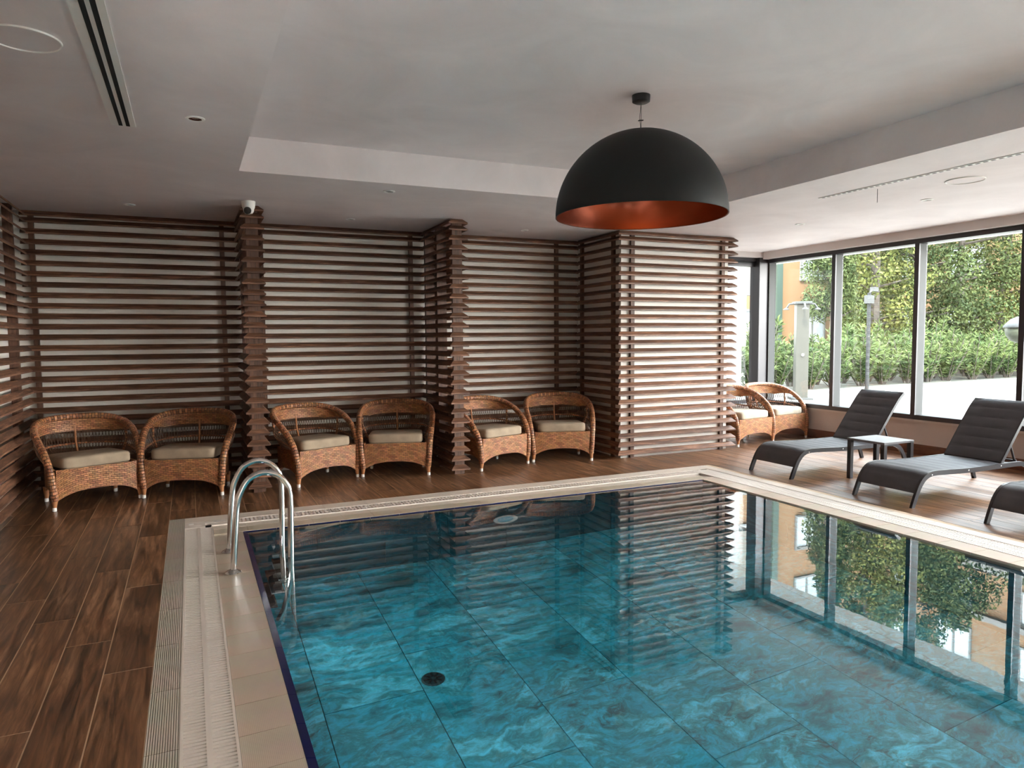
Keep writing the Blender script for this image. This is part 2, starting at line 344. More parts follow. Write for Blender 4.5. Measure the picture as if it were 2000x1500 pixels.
    def mesh(s, name, mat, smooth=False):
        me = bpy.data.meshes.new(name); me.from_pydata(s.v, [], s.f)
        if s.hasuv:
            l = me.uv_layers.new(name='UVMap'); k = 0; flat = []
            for u in s.uv:
                for p in u: flat += [p[0], p[1]]
            l.data.foreach_set('uv', flat)
        if mat: me.materials.append(mat)
        if smooth:
            me.polygons.foreach_set('use_smooth', [True]*len(me.polygons))
        me.update(); return me

def link(name, me, parent=None, loc=(0, 0, 0), rot=(0, 0, 0)):
    o = bpy.data.objects.new(name, me); C.objects.link(o); o.location = loc; o.rotation_euler = rot
    if parent: o.parent = parent
    return o
def part(name, mb, mat, parent=None, smooth=False, loc=(0, 0, 0), bevel=0.0, rot=(0, 0, 0)):
    me = mb.mesh(name, mat, smooth)
    if bevel:
        bm = bmesh.new(); bm.from_mesh(me)
        bmesh.ops.bevel(bm, geom=[e for e in bm.edges if len(e.link_faces) == 2 and e.calc_face_angle(0) > 0.5], offset=bevel, segments=2, affect='EDGES', profile=0.6)
        bm.to_mesh(me); bm.free()
    if smooth:
        try: me.set_sharp_from_angle(angle=radians(40))
        except Exception: pass
    return link(name, me, parent, loc, rot)
def tag(o, label=None, cat=None, group=None, kind=None):
    if label: o['label'] = label
    if cat: o['category'] = cat
    if group: o['group'] = group
    if kind: o['kind'] = kind
    return o
def thing(name, label, cat, loc=(0, 0, 0), rz=0.0, group=None, kind=None):
    o = bpy.data.objects.new(name, None); C.objects.link(o); o.location = loc; o.rotation_euler = (0, 0, rz); o.empty_display_size = 0.1
    return tag(o, label, cat, group, kind)
def struct(name, mb=None, mat=None):
    o = part(name, mb, mat) if mb else link(name, None)
    o['kind'] = 'structure'; return o
def copy_tree(o, parent=None):
    c = o.copy(); C.objects.link(c); c.parent = parent
    for ch in o.children: copy_tree(ch, c)
    return c

# ------------------------------------------------------------------ levels and outline of the room
ZC, ZT = 2.95, 3.23          # low ceiling, raised tray
XL, XR, YB, YF = -1.64, 8.78, 8.90, -3.0
XW = 8.72                    # inner face of the window wall
PX0, PX1, PY0, PY1 = 0.352, 5.153, -1.2, 6.205     # water outline
XGO, YGO, XRO = -0.215, 6.875, 5.745               # outer edges of the coping
TX0, TX1, TY0, TY1 = 0.41, 5.03, -2.2, 6.18        # ceiling tray

# floor slab (with the opening for the pool) and planks
fl = MB()
fl.box(XL, XGO, YF, YB+.15, -.12, -.0012); fl.box(XGO, XRO, YGO, YB+.15, -.12, -.0012)
fl.box(XRO, 9.0, YF, YB+.15, -.12, -.0012); fl.box(XGO, XRO, YF, PY0-.3, -.12, -.0012)
floor = struct('floor', fl, M_grout)
PW, PL = 0.215, 1.29
plank_rects = []
i0 = int(math.floor(XL/PW))
for i in range(i0, int(9.0/PW)+1):
    x0, x1 = i*PW, (i+1)*PW
    x0c, x1c = max(x0, XL), min(x1, XR)
    if x1c-x0c < 0.02: continue
    spans = [(1.9, YB+.1)] if (x1 <= XGO+.01 or x0 >= XRO-.12) else [(YGO, YB+.1)]
    if x0 < XRO < x1 and x0 < XRO-.12: x0c_alt = XRO
    for (ya, yb) in spans:
        off = (4.23-0.43*(i+3)) % PL
        k = math.floor((ya-off)/PL)
        while off+k*PL < yb:
            a, b = max(off+k*PL, ya), min(off+(k+1)*PL, yb)
            if b-a > 0.03:
                xx0 = max(x0c, XRO) if (x0 < XRO < x1 and a < YGO-.01) else x0c
                plank_rects.append((xx0, x1c, a, b))
            k += 1
meshes = {}
for (x0, x1, a, b) in plank_rects:
    key = (round(x1-x0, 3), round(b-a, 3))
    if key not in meshes:
        m = MB(); w, l = key; g = 0.0030
        m.box(-w/2+g, w/2-g, -l/2+g, l/2-g, -.012, 0); meshes[key] = m.mesh('plank', M_plank)
    link('plank', meshes[key], floor, ((x0+x1)/2, (a+b)/2, 0))
# narrow beige-brown tile border outside the right grating is laid below with the coping

# walls
m = MB(); m.box(XL-.2, XR+.2, YB, YB+.2, 0, ZC); m2 = MB(); m2.box(XL-.2, 6.9, YB, YB+.2, 0, ZC); m2.box(6.9, XR+.15, YB+.12, YB+.3, 0, .47)
wall_back = struct('wall_back', m2, M_wall)
m = MB(); m.box(XL-.2, XL, YF, YB, 0, ZC); struct('wall_left', m, M_wall)
m = MB(); m.box(XL-.2, XR+.2, YF-.2, YF, 0, 3.4); struct('wall_front', m, M_wall)
m = MB(); m.box(XR, XR+.18, YF, YB+.3, 0, .44); struct('wall_right', m, M_wallr)
m = MB(); m.box(5.10, 6.86, 7.78, YB, 0, ZC); struct('wall_block', m, M_wall)
# ceiling: low part with a raised rectangular tray
m = MB(); t = 0.02
m.box(XL-.2, TX0, YF-.2, YB+.3, ZC, ZC+.3); m.box(TX1, XR+.2, YF-.2, YB+.3, ZC, ZC+.3)
m.box(TX0, TX1, TY1, YB+.3, ZC, ZC+.3); m.box(TX0, TX1, YF-.2, TY0, ZC, ZC+.3)
m.box(TX0-.3, TX1+.3, TY0-.3, TY1+.3, ZT, ZT+.2)
ceiling = struct('ceiling', m, M_ceil)
m = MB(); m.box(8.62, 8.95, YF, 8.97, 2.84, ZC); struct('trim_1', m, M_pelmet)
m = MB(); m.box(6.86, 8.62, 8.94, 9.2, 2.865, ZC); struct('trim_2', m, M_pelmet)
m = MB(); m.box(XR-.014, XR, YF, YB+.1, 0, .135); struct('baseboard_right', m, M_skirt)
m = MB(); m.box(8.735, 8.9, YF, YB+.1, .44, .468); struct('trim_3', m, M_stone)
m = MB(); m.box(6.9, 8.735, YB+.06, YB+.2, .44, .468); struct('trim_4', m, M_stone)

# windows: bay after bay along the right wall, plus the short one on the back wall
edges = [8.92]+[7.592-1.318*k for k in range(8)]+[YF]
for k in range(len(edges)-1):
    y1, y0 = edges[k], edges[k+1]
    w = struct('window_%d' % (k+1))
    w.location = (XW, 0, 0)
    m = MB(); m.box(.02, .165, y0+.004, y0+.058, .525, 2.79); part('mullion', m, M_lightal, w)
    m = MB(); m.box(0, .02, y0, y0+.064, .525, 2.79); part('mullion_cap', m, M_dark, w)
    m = MB(); m.box(0, .16, y0, y1, 2.78, 2.84); part('frame_head', m, M_dark, w)
    m = MB(); m.box(0, .16, y0, y1, .468, .528); part('frame_foot', m, M_dark, w)
    m = MB(); m.box(.148, .156, y0+.058, y1, .528, 2.78); part('pane', m, M_glass, w)
w = struct('window_%d' % len(edges)); w.location = (0, 9.02, 0)
m = MB(); m.box(6.9, 8.55, 0, .12, 2.81, 2.865); part('frame_head', m, M_dark, w)
m = MB(); m.box(6.9, 8.55, .03, .12, 2.725, 2.785); part('frame_rail', m, M_dark, w)
m = MB(); m.box(6.9, 8.55, .05, .10, 2.785, 2.81); part('frame_packing', m, M_lightal, w)
m = MB(); m.box(6.9, 8.55, 0, .12, .468, .528); part('frame_foot', m, M_dark, w)
m = MB(); m.box(6.9, 6.96, 0, .12, .528, 2.81); part('mullion', m, M_dark, w)
m = MB(); m.box(6.96, 8.55, .07, .078, .528, 2.73); part('pane', m, M_glass, w)
m = MB(); m.box(8.55, 8.74, -.075, .14, .468, 2.865); part('corner_post', m, M_dark, w, bevel=.006)
m = MB(); m.box(8.74, 8.885, -.10, .14, .468, 2.865); part('corner_jamb', m, M_lightal, w)

# ------------------------------------------------------------------ pool
basin = struct('pool_basin')
PD = -1.42
m = MB()
m.box(PX0-.3, PX1+.3, PY0-.3, PY1+.3, PD-.2, PD-.012)
m.box(PX0-.3, PX0-.012, PY0-.3, PY1+.3, PD-.1, -.06); m.box(PX1+.012, PX1+.3, PY0-.3, PY1+.3, PD-.1, -.06)
m.box(PX0-.3, PX1+.3, PY1+.012, PY1+.3, PD-.1, -.06); m.box(PX0-.3, PX1+.3, PY0-.3, PY0-.012, PD-.1, -.06)
part('basin_shell', m, M_pgrout, basin)
TWd, TLn, g = 0.6275, 1.31, 0.003
tmesh = {}
def tile(kind, w, l, loc, rot=(0, 0, 0), mat=None, th=.012, parent=basin):
    key = (kind, round(w, 3), round(l, 3))
    if key not in tmesh:
        mb = MB(); mb.box(-w/2+g, w/2-g, -l/2+g, l/2-g, -th, 0); tmesh[key] = mb.mesh(kind, mat)
    return link(kind, tmesh[key], parent, loc, rot)
xs = [PX0, .665]+[.665+TWd*k for k in range(1, 7)]+[PX1]
offs = [5.0, 5.55, 4.69, 5.12, 5.56, 4.68, 5.12, 5.55, 4.7]
for c in range(len(xs)-1):
    x0, x1 = xs[c], xs[c+1]
    if x1-x0 < .02: continue
    ys = [PY1]; y = offs[c % len(offs)]
    while y > PY0: ys.append(y); y -= TLn
    ys.append(PY0)
    for a, b in zip(ys[:-1], ys[1:]):
        if a-b > .02: tile('floor_tile', x1-x0, a-b, ((x0+x1)/2, (a+b)/2, PD), mat=M_ptile)
# wall tiles (far wall and both sides): two courses
def wall_tiles(p0, p1, axis, pos, face):
    L = p1-p0; n = int(round(L/1.27)); w = L/n
    for r, (z0, z1) in enumerate([(PD, -.79), (-.79, -.12)]):
        sh = 0 if r == 0 else w/2
        cuts = [p0]+[p0+sh+w*k for k in range(0 if sh else 1, n)]+[p1]
        for a, b in zip(cuts[:-1], cuts[1:]):
            if b-a < .02: continue
            if axis == 'x': tile('wall_tile', b-a, z1-z0, ((a+b)/2, pos, (z0+z1)/2), (pi/2, 0, 0), M_pwall)
            else: tile('wall_tile', b-a, z1-z0, (pos, (a+b)/2, (z0+z1)/2), (pi/2, 0, face), M_pwall)
wall_tiles(PX0, PX1, 'x', PY1, 0); wall_tiles(PY0, PY1, 'y', PX0, pi/2); wall_tiles(PY0, PY1, 'y', PX1, -pi/2)
# water
m = MB(); n = 1
m.add([(PX0-.015, PY0, 0), (PX1+.015, PY0, 0), (PX1+.015, PY1+.015, 0), (PX0-.015, PY1+.015, 0)], [(0, 1, 2, 3)])
wt = part('pool_water', m, M_water, None, loc=(0, 0, -.012)); tag(wt, 'clear still water filling the indoor pool to its rim', 'water', kind='stuff')
# coping, grip tiles, blue edge tiles
cop = struct('pool_coping')
tp = 0.267
def strip(kind, mat, x0, x1, y0, y1, z, along, pitch, th=.03, z2=None, gap=.0015, off=0.0):
    """row of tiles; z2 lets the second edge sit at another height"""
    if z2 is None: z2 = z
    a0, a1 = (y0, y1) if along == 'y' else (x0, x1)
    k = 0; ps = [a0]; p = a0 + (off if off else pitch)
    while p < a1-.01: ps.append(p); p += pitch
    ps.append(a1); cache = {}
    for a, b in zip(ps[:-1], ps[1:]):
        L = round(b-a, 4)
        if L not in cache:
            mb = MB(); h = L/2-gap
            if along == 'y':
                w = x1-x0; vs = [(0, -h, z-th), (w, -h, z-th), (0, h, z-th), (w, h, z-th), (0, -h, z), (w, -h, z2), (0, h, z), (w, h, z2)]
            else:
                w = y1-y0; vs = [(-h, 0, z-th), (h, 0, z-th), (-h, w, z-th), (h, w, z-th), (-h, 0, z), (h, 0, z), (-h, w, z2), (h, w, z2)]
            mb.add(vs, [(0, 2, 3, 1), (4, 5, 7, 6), (0, 1, 5, 4), (2, 6, 7, 3), (0, 4, 6, 2), (1, 3, 7, 5)])
            cache[L] = mb.mesh(kind, mat)
        link(kind, cache[L], cop, (x0, (a+b)/2, 0) if along == 'y' else ((a+b)/2, y0, 0))
YN = 1.9   # nearest laid tile
strip('grip_tile', M_grip, XGO, -.092, YN, YGO, 0, 'y', tp*2)
strip('coping_tile', M_copex, .128, PX0-.003, YN, PY1, -.008, 'y', tp, z2=-.001)
strip('blue_tile', M_bluet, PX0, PX0+.036, YN, PY1-.006, -.004, 'y', tp, th=.02, z2=-.0115)
strip('border_tile', M_copeo, -.092, XRO, YGO-.185, YGO, 0, 'x', tp*1.5)
strip('coping_tile', M_copey, .128, PX1+.1, PY1+.003, PY1+.17, -.001, 'x', tp, z2=-.003)
strip('coping_tile', M_copeo, .128, PX1+.1, PY1+.17, PY1+.325, -.002, 'x', tp, z2=-.012)
strip('blue_tile', M_bluet, PX0, PX1, PY1-.006, PY1+.003, -.0115, 'x', tp, th=.02, z2=-.004)
strip('coping_tile', M_copex, PX1+.003, PX1+.222, YN, PY1+.1, -.001, 'y', tp, z2=-.006)
strip('border_tile', M_copeo, XRO-.125, XRO, YN, YGO-.185, 0, 'y', tp*1.5)
m = MB(); m.box(XGO, -.07, -1.5, YN, -.1, 0); m.box(.12, PX0, -1.5, YN, -.1, 0); m.box(PX1, XRO, -1.5, YN, -.1, 0); m.box(XGO, XRO, -1.5, PY0, -.1, 0)
part('near_kerb', m, M_copeo, cop)
m = MB(); m.box(XGO, -.088, YN, YGO-.01, -.1, -.006); m.box(.132, PX0, YN, PY1+.05, -.1, -.016)
m.box(-.09, XRO-.005, YGO-.185, YGO-.004, -.1, -.006); m.box(.13, PX1+.22, PY1+.004, PY1+.32, -.1, -.02)
m.box(PX1+.004, PX1+.222, YN, PY1+.2, -.1, -.012); m.box(XRO-.125, XRO-.004, YN, YGO-.1, -.1, -.006)
part('mortar_bed', m, M_channel, cop)
m = MB(); m.box(-.092, .128, YN, YGO-.185, -.14, -.05); m.box(.1, PX1+.48, PY1+.32, YGO-.185, -.14, -.05); m.box(PX1+.222, XRO-.125, YN, PY1+.4, -.14, -.05)
part('overflow_channel', m, M_channel, cop)

def grating(label, x0, x1, y0, y1, along, pitch, rib, centre=True, z=-.004):
    t = thing('overflow_grating', label, 'grating', ((x0+x1)/2, (y0+y1)/2, 0)); cx, cy2 = (x0+x1)/2, (y0+y1)/2
    a0, a1, b0, b1 = x0-cx, x1-cx, y0-cy2, y1-cy2
    m = MB(); e = .012
    if along == 'y':
        m.box(a0, a0+e, b0, b1, -.03, z+.001); m.box(a1-e, a1, b0, b1, -.03, z+.001)
        if centre: m.box(-.012, .012, b0, b1, -.03, z+.0005)
    else:
        m.box(a0, a1, b0, b0+e, -.03, z+.001); m.box(a0, a1, b1-e, b1, -.03, z+.001)
        if centre: m.box(a0, a1, -.006, .006, -.03, z+.0005)
    part('grating_frame', m, M_grate, t)
    m = MB()
    if along == 'y':
        p = b0
        while p < b1-rib: m.box(a0+e, a1-e, p, p+rib, -.022, z); p += pitch
    else:
        p = a0
        while p < a1-rib: m.box(p, p+rib, b0+e, b1-e, -.022, z); p += pitch
    r = part('grating_ribs', m, M_grate, t); r['kind'] = 'stuff'
    return t
grating('wet white slotted overflow grating in the left deck beside the ladder', -.090, .126, YN, 6.50, 'y', .0262, .0180)
grating('white slotted overflow grating along the far edge of the pool', .24, PX1+.30, PY1+.325, YGO-.187, 'x', .034, .017)
grating('bright white slotted overflow grating along the right edge beside the sun loungers', PX1+.224, XRO-.127, YN, YGO-.187, 'y', .024, .015)
t = thing('grating_corner_piece', 'white moulded corner piece with square notches where the left and far gratings meet', 'corner piece', (0, 6.6, 0))
m = MB(); m.box(-.09, .07, -.09, .088, -.03, -.001); m.box(.07, .24, .02, .088, -.03, -.001); m.box(.12, .24, -.07, -.0, -.03, -.001); part('plate', m, M_grate, t)
m = MB(); m.box(.07, .12, -.09, .02, -.03, -.02); m.box(.12, .24, 0, .02, -.03, -.02); part('notch', m, M_hole, t)
m = MB(); m.box(-.06, -.02, .02, .06, -.001, .0015); m.bar((-.05, -.02, 0), (.04, -.05, 0), .006, .003); part('moulding', m, M_white, t)
# drain and underwater lamp
t = thing('floor_drain', 'round dark drain grille set in the pool floor', 'drain', (1.385, 4.33, PD))
m = MB(); m.lathe([(.0, .012), (.070, .012), (.078, .004), (.078, 0)], 28); part('drain_body', m, simple('drain_grey', (.02, .06, .07), .5), t)
m = MB()
for k in range(8):
    a = k*pi/4; m.bar((.02*cos(a), .02*sin(a), .014), (.064*cos(a), .064*sin(a), .014), .012, .006)
part('drain_ribs', m, M_dark, t)
t = thing('underwater_lamp', 'round underwater lamp with a pale lens in the far pool wall', 'pool light', (2.74, PY1-.012, -.585)); t.rotation_euler = (pi/2, 0, 0)
m = MB(); m.lathe([(.085, 0), (.10, .012), (.125, .014), (.13, 0)], 32); part('ring', m, M_white, t)
m = MB(); m.lathe([(0.001, .012), (.06, .010), (.086, .002)], 32); part('lens', m, simple('pale_blue_lens', (.35, .62, .72), .2), t)

# fill lights and rings added unseen on near/left walls to brighten the pool floor
def pool_fill_light(loc, d, watt):
    rot = Vector(d).to_track_quat('Z', 'Y').to_euler()
    m = MB(); m.lathe([(.085, 0), (.10, .012), (.125, .014), (.13, 0)], 24); part('fill_light_ring', m, M_white, basin, loc=loc, rot=rot)
    ld = bpy.data.lights.new('underwater_fill_light', 'AREA'); ld.shape = 'DISK'; ld.size = .16; ld.energy = watt; ld.color = (.92, 1.0, 1.0)
    o = bpy.data.objects.new('underwater_fill_light', ld); C.objects.link(o); o.location = Vector(loc)+Vector(d)*.02
    o.rotation_euler = Vector(d).to_track_quat('-Z', 'Y').to_euler()
for yy in (.6, 3.0, 5.0): pool_fill_light((PX0+.012, yy, -.50), (1, 0, 0), 0.6)
for xx in (1.5, 3.9): pool_fill_light((xx, PY0+.012, -.50), (0, 1, 0), 1.6)

# ------------------------------------------------------------------ slat screens
ZS = [2.9125, 2.842]
zz = 2.842
for k in range(25): zz -= .1108; ZS.append(zz)
PROF = [(0, .034), (.006, .036), (.054, -.006), (.054, -.022), (.049, -.024), (0, .015)]   # (outwards, up)
def slat_mesh(L, m0, m1):
    mb = MB(); n = len(PROF)
    vs = [(-L/2 - m0*d, -d, z) for d, z in PROF]+[(L/2 + m1*d, -d, z) for d, z in PROF]
    fs = [tuple((i, (i+1) % n, (i+1) % n+n, i+n)) for i in range(n)]+[tuple(reversed(range(n))), tuple(range(n, 2*n))]
    mb.add(vs, fs); return mb.mesh('slat', M_slat)
rs = random.Random(3)
def slat_row(t, cx, cy_, rz, L, m0=0, m1=0, zs=ZS):
    me = slat_mesh(L, m0, m1)
    for z in zs: link('slat', me, t, (cx, cy_, z+rs.uniform(-.0018, .0018)), (rs.uniform(-.02, .02), rs.uniform(-.0006, .0006), rz))
def batten(t, x0, x1, y0, y1, mat=None, z1=ZC-.002):
    cx, cy_ = (x0+x1)/2, (y0+y1)/2
    m = MB(); m.box(x0-cx, x1-cx, y0-cy_, y1-cy_, 0, z1); return part('batten', m, mat or M_post, t, loc=(cx, cy_, 0))
YSB = 8.855    # slat back face on the back wall
def back_screen(label, x0, x1, battens):
    cx = (x0+x1)/2; t = thing('slat_screen', label, 'slat screen', (cx, YSB, 0), 0, 'wooden slat screens')
    slat_row(t, 0, 0, 0, x1-x0)
    for b in battens: batten(t, b-.025-cx, b+.025-cx, 0, YB-YSB-.001)
    return t
FW = .060   # half width of a fin's core
F1, F2 = .618, 2.836
back_screen('dark slat screen on the back wall of the left alcove behind two wicker chairs', XL+.085, F1-FW-.002, (-1.465, .378))
back_screen('dark slat screen on the back wall of the middle alcove between the two slatted fins', F1+FW+.002, F2-FW-.002, (.80, 2.62))
back_screen('dark slat screen on the back wall of the right alcove beside the projecting block', F2+FW+.002, 5.058, (2.98, 4.74))
# left wall
t = thing('slat_screen', 'dark slat screen on the left wall running out of the picture', 'slat screen', (XL+.085, 5.4, 0), 0, 'wooden slat screens')
slat_row(t, 0, 0, pi/2, 2*(8.80-5.4))
for y in (8.50, 6.9, 5.3, 3.7): batten(t, -.083, 0, y-5.4-.025, y-5.4+.025)
# fins
def fin(label, cx, yf=7.725):
    t = thing('slatted_fin', label, 'partition', (cx, yf, 0), 0, 'slatted fins between the alcoves')
    L = YSB-.058-yf
    slat_row(t, FW, L/2, pi/2, L, 1, 0); slat_row(t, -FW, L/2, -pi/2, L, 0, 1); slat_row(t, 0, 0, 0, 2*FW, 1, 1)
    for x0, x1 in ((-FW+.0005, -.021), (-.0205, .0205), (.021, FW-.0005)): batten(t, x0, x1, .0005, .04)
    for y0 in (L*.52, L-.045): batten(t, -FW+.001, FW-.001, y0, y0+.045)
    return t
fin('free-standing slatted fin behind the pool ladder, with the camera above its end', F1)
fin('free-standing slatted fin in the middle, left of the third pair of chairs', F2)
# block
t = thing('slat_screen', 'sunlit reddish slat screen on the front of the projecting white block', 'slat screen', (5.98, 7.74, 0), 0, 'wooden slat screens')
slat_row(t, 0, 0, 0, 6.90-5.06, 1, 1)
for b in (5.256, 6.745): batten(t, b-.028-5.98, b+.028-5.98, 0, .0395)
t = thing('slat_screen', 'shaded slat screen on the left side of the projecting block', 'slat screen', (5.06, 8.27, 0), 0, 'wooden slat screens')
slat_row(t, 0, (7.74+8.80)/2-8.27, -pi/2, 8.80-7.74, 0, 1)
for y in (7.93, 8.74): batten(t, 0, .0395, y-.025-8.27, y+.025-8.27)
t = thing('slat_screen', 'slat screen on the window side of the block, only pointed slat ends showing', 'slat screen', (6.90, 8.35, 0), 0, 'wooden slat screens')
slat_row(t, 0, (7.74+8.92)/2-8.35, pi/2, 8.92-7.74, 1, 0)
for y in (7.93, 8.80): batten(t, -.0395, 0, y-.025-8.35, y+.025-8.35)

# ------------------------------------------------------------------ wicker armchairs
def smooth_path(pts, n):
    """Catmull-Rom through pts, n samples per span"""
    P = [Vector(p) for p in pts]; P = [P[0]*2-P[1]]+P+[P[-1]*2-P[-2]]; out = []
    for i in range(1, len(P)-2):
        a, b, c, d = P[i-1:i+3]
        for k in range(n):
            t = k/n; out.append(.5*((2*b)+(c-a)*t+(2*a-5*b+4*c-d)*t*t+(3*b-a-3*c+d)*t**3))
    out.append(P[-2]); return out
half = [(.372, .0, .10), (.385, .0, .25), (.398, .025, .40), (.415, .10, .525), (.428, .22, .625), (.428, .36, .705), (.385, .50, .765), (.28, .605, .80), (.14, .655, .812), (0, .67, .815)]
seat = [(.345, .02, .10), (.345, .02, .25), (.345, .02, .36), (.345, .06, .365), (.345, .16, .365), (.34, .30, .365), (.31, .43, .365), (.22, .53, .365), (.11, .565, .365), (0, .575, .365)]
def mirror(pts): return pts+[(-x, y, z) for x, y, z in reversed(pts[:-1])]
NS = 5
rimP = smooth_path(mirror(half), NS); seatP = smooth_path(mirror(seat), NS)
def shell(u, v):
    """u index into the paths, v 0 at the rim .. 1 at the seat; bulges outwards"""
    a, b = rimP[u], seatP[u]; p = a.lerp(b, v); c = Vector((0, .25, p.z)); d = (p-c); d.z = 0
    return p + d.normalized()*.045*sin(pi*v)
def make_chair():
    t = thing('wicker_armchair', 'x', 'chair')
    # rim, from foot to foot
    m = MB(); m.tube(rimP, .033, 12, True, True); part('woven_rim', m, M_rim, t, True)
    # apron: front, with an arched lower edge; sides; back
    rows = []
    for j in range(9):
        v = j/8; row = []
        for i in range(25):
            s = -1+2*i/24; lo = .175-.085*abs(s)**3.2; z = lo+(.385-lo)*v
            row.append((.352*s, -.012+.012*abs(s)**4, z))
        rows.append(row)
    m = MB(); m.grid(rows, .022)
    part('front_apron', m, M_wick, t, True)
    for sg in (-1, 1):
        rows = []
        for j in range(7):
            v = j/6; row = []
            for i in range(15):
                s = i/14; y = .02+.50*s; x = sg*(.365-.05*s*s); lo = .175-.07*abs(2*s-1)**3; row.append((x, y, lo+(.385-lo)*v))
            rows.append(row if sg > 0 else list(reversed(row)))
        m = MB(); m.grid(rows, .02); part('side_apron', m, M_wick, t, True)
    rows = []
    for j in range(7):
        v = j/6; row = []
        for i in range(15):
            s = -1+2*i/14; x = .315*s; lo = .17-.07*abs(s)**3; row.append((-x, .52+.055*(1-s*s), lo+(.385-lo)*v))
        rows.append(row)
    m = MB(); m.grid(rows, .02); part('back_apron', m, M_wick, t, True)
    # seat deck
    m = MB(); pts = [(p.x*.98, p.y, .355) for p in seatP[2*NS:-2*NS]]
    n = len(pts); m.add(pts+[(x, y, .335) for x, y, z in pts], [tuple(range(n)), tuple(reversed(range(n, 2*n)))]+[(i, (i+1) % n, (i+1) % n+n, i+n) for i in range(n)])
    part('seat_deck', m, M_strand, t)
    # woven band under the back rail
    u0, u1 = 4*NS, len(rimP)-1-4*NS; rows = []
    for j in range(7):
        row = []
        for u in range(u0, u1+1):
            k = min(u-u0, u1-u)/(2.6*NS); wv = .33*min(1, max(.03, k))
            row.append(shell(u, wv*j/6))
        rows.append(row)
    m = MB(); m.grid(rows, .018); part('back_band', m, M_wick, t, True)
    # open lattice: crossing strands, a woven girdle halfway down, stakes
    m = MB(); a, b = 3*NS, len(rimP)-1-3*NS
    def sh(uf, v):
        i = max(0, min(len(rimP)-2, int(uf))); f = uf-i
        return shell(i, v).lerp(shell(i+1, v), f)
    u = a
    while u < b:
        for dr in (-1, 1):
            path = []
            for k in range(6):
                uf = u+dr*k*.55
                if a-2 <= uf <= b+2: path.append(sh(uf, .28+.72*k/5))
            if len(path) > 2: m.tube(path, .0032, 4, False)
        u += 1.0
    o = part('lattice', m, M_strand, t); o['kind'] = 'stuff'
    for v in (.62, .95):
        m = MB(); m.tube([sh(u, v) for u in range(a, b+1)], .0095 if v < .9 else .014, 6, True, True); part('girdle', m, M_rim, t, True)
    m = MB(); c = (len(rimP)-1)/2; m.tube([sh(c, .2), sh(c, .6), sh(c, 1.0)], .010, 8); part('back_support', m, M_cane, t, True)
    for sg in (1, -1):
        uu = c+sg*3.4*NS; m = MB(); m.tube([sh(uu, .05), sh(uu, .5), sh(uu, 1.0)], .013, 8, True, True); part('arm_support', m, M_rim, t, True)
    # legs
    for x, y in ((.372, 0), (-.372, 0), (.31, .53), (-.31, .53)):
        m = MB(); m.tube([(x, y, .15), (x, y, .09), (x*1.01, y, .03)], [.033, .026, .017], 12); lg = part('leg', m, M_cane, t, True)
        m = MB(); m.lathe([(.013, 0), (.0175, .002), (.0195, .012), (.0185, .038), (.0, .038)], 14, (x*1.012, y, 0)); cp = part('foot_cap', m, M_white, lg, True)
    return t
def make_cushion(mat, w=.625, d=.54, h=.125):
    m = MB(); rows = []; nu, nv = 48, 20
    def sp(x, e): return math.copysign(abs(x)**e, x)
    vs = []; fs = []
    for j in range(nv+1):
        ph = -pi/2+pi*j/nv
        for i in range(nu):
            th = 2*pi*i/nu
            vs.append((w/2*sp(cos(ph), .20)*sp(cos(th), .20), d/2*sp(cos(ph), .20)*sp(sin(th), .20), h/2*sp(sin(ph), .42)*(1+.10*cos(th*1)*0)))
    for j in range(nv):
        for i in range(nu): i2 = (i+1) % nu; fs.append((j*nu+i, j*nu+i2, (j+1)*nu+i2, (j+1)*nu+i))
    m.add(vs, fs); return m.mesh('seat_cushion', mat, True)
cush_me = make_cushion(M_cush); cush_l = make_cushion(M_cushl)
proto = make_chair()
feet = [((-1.215, 7.693), (-.489, 7.99)), ((-.473, 7.957), (.252, 7.752)), ((1.023, 7.782), (1.70, 8.064)), ((1.759, 8.035), (2.485, 7.806)),
        ((3.101, 7.742), (3.856, 7.971)), ((3.929, 8.016), (4.666, 7.768)), ((7.11, 7.80), (7.84, 7.89)), ((7.93, 7.96), (8.66, 8.03))]
clab = ['wicker armchair at the far left, nearest the left wall', 'shadowed wicker armchair second from left, just left of the fin behind the ladder',
        'wicker armchair right of the fin behind the ladder', 'wicker armchair facing forward, left of the middle fin',
        'wicker armchair half hidden by the middle fin', 'wicker armchair in the right alcove beside the projecting block',
        'wicker armchair partly hidden by the projecting block', 'wicker armchair in the corner under the windows']
chl = ['beige cushion on the far left wicker armchair', 'shaded beige cushion on the second wicker armchair from left', 'beige cushion on the wicker armchair right of the ladder',
       'beige rounded cushion on the wicker armchair left of the middle fin', 'beige cushion on the wicker armchair half hidden by the middle fin', 'plump beige cushion on the armchair beside the projecting block',
       'cream cushion on the armchair partly hidden by the projecting block', 'cream cushion on the armchair in the window corner']
for i, (a, b) in enumerate(feet):
    o = proto if i == 0 else copy_tree(proto)
    cx, cy_ = (a[0]+b[0])/2, (a[1]+b[1])/2; rz = math.atan2(b[1]-a[1], b[0]-a[0])
    o.location = (cx, cy_, 0); o.rotation_euler = (0, 0, rz)
    tag(o, clab[i], 'chair', 'wicker armchairs along the back of the room')
    c = link('seat_cushion', cush_me if i < 6 else cush_l, None, (cx-.275*sin(rz), cy_+.275*cos(rz), .355+.07), (radians(-2), 0, rz+rs.uniform(-.03, .03)))
    tag(c, chl[i], 'cushion', 'cushions on the wicker armchairs')

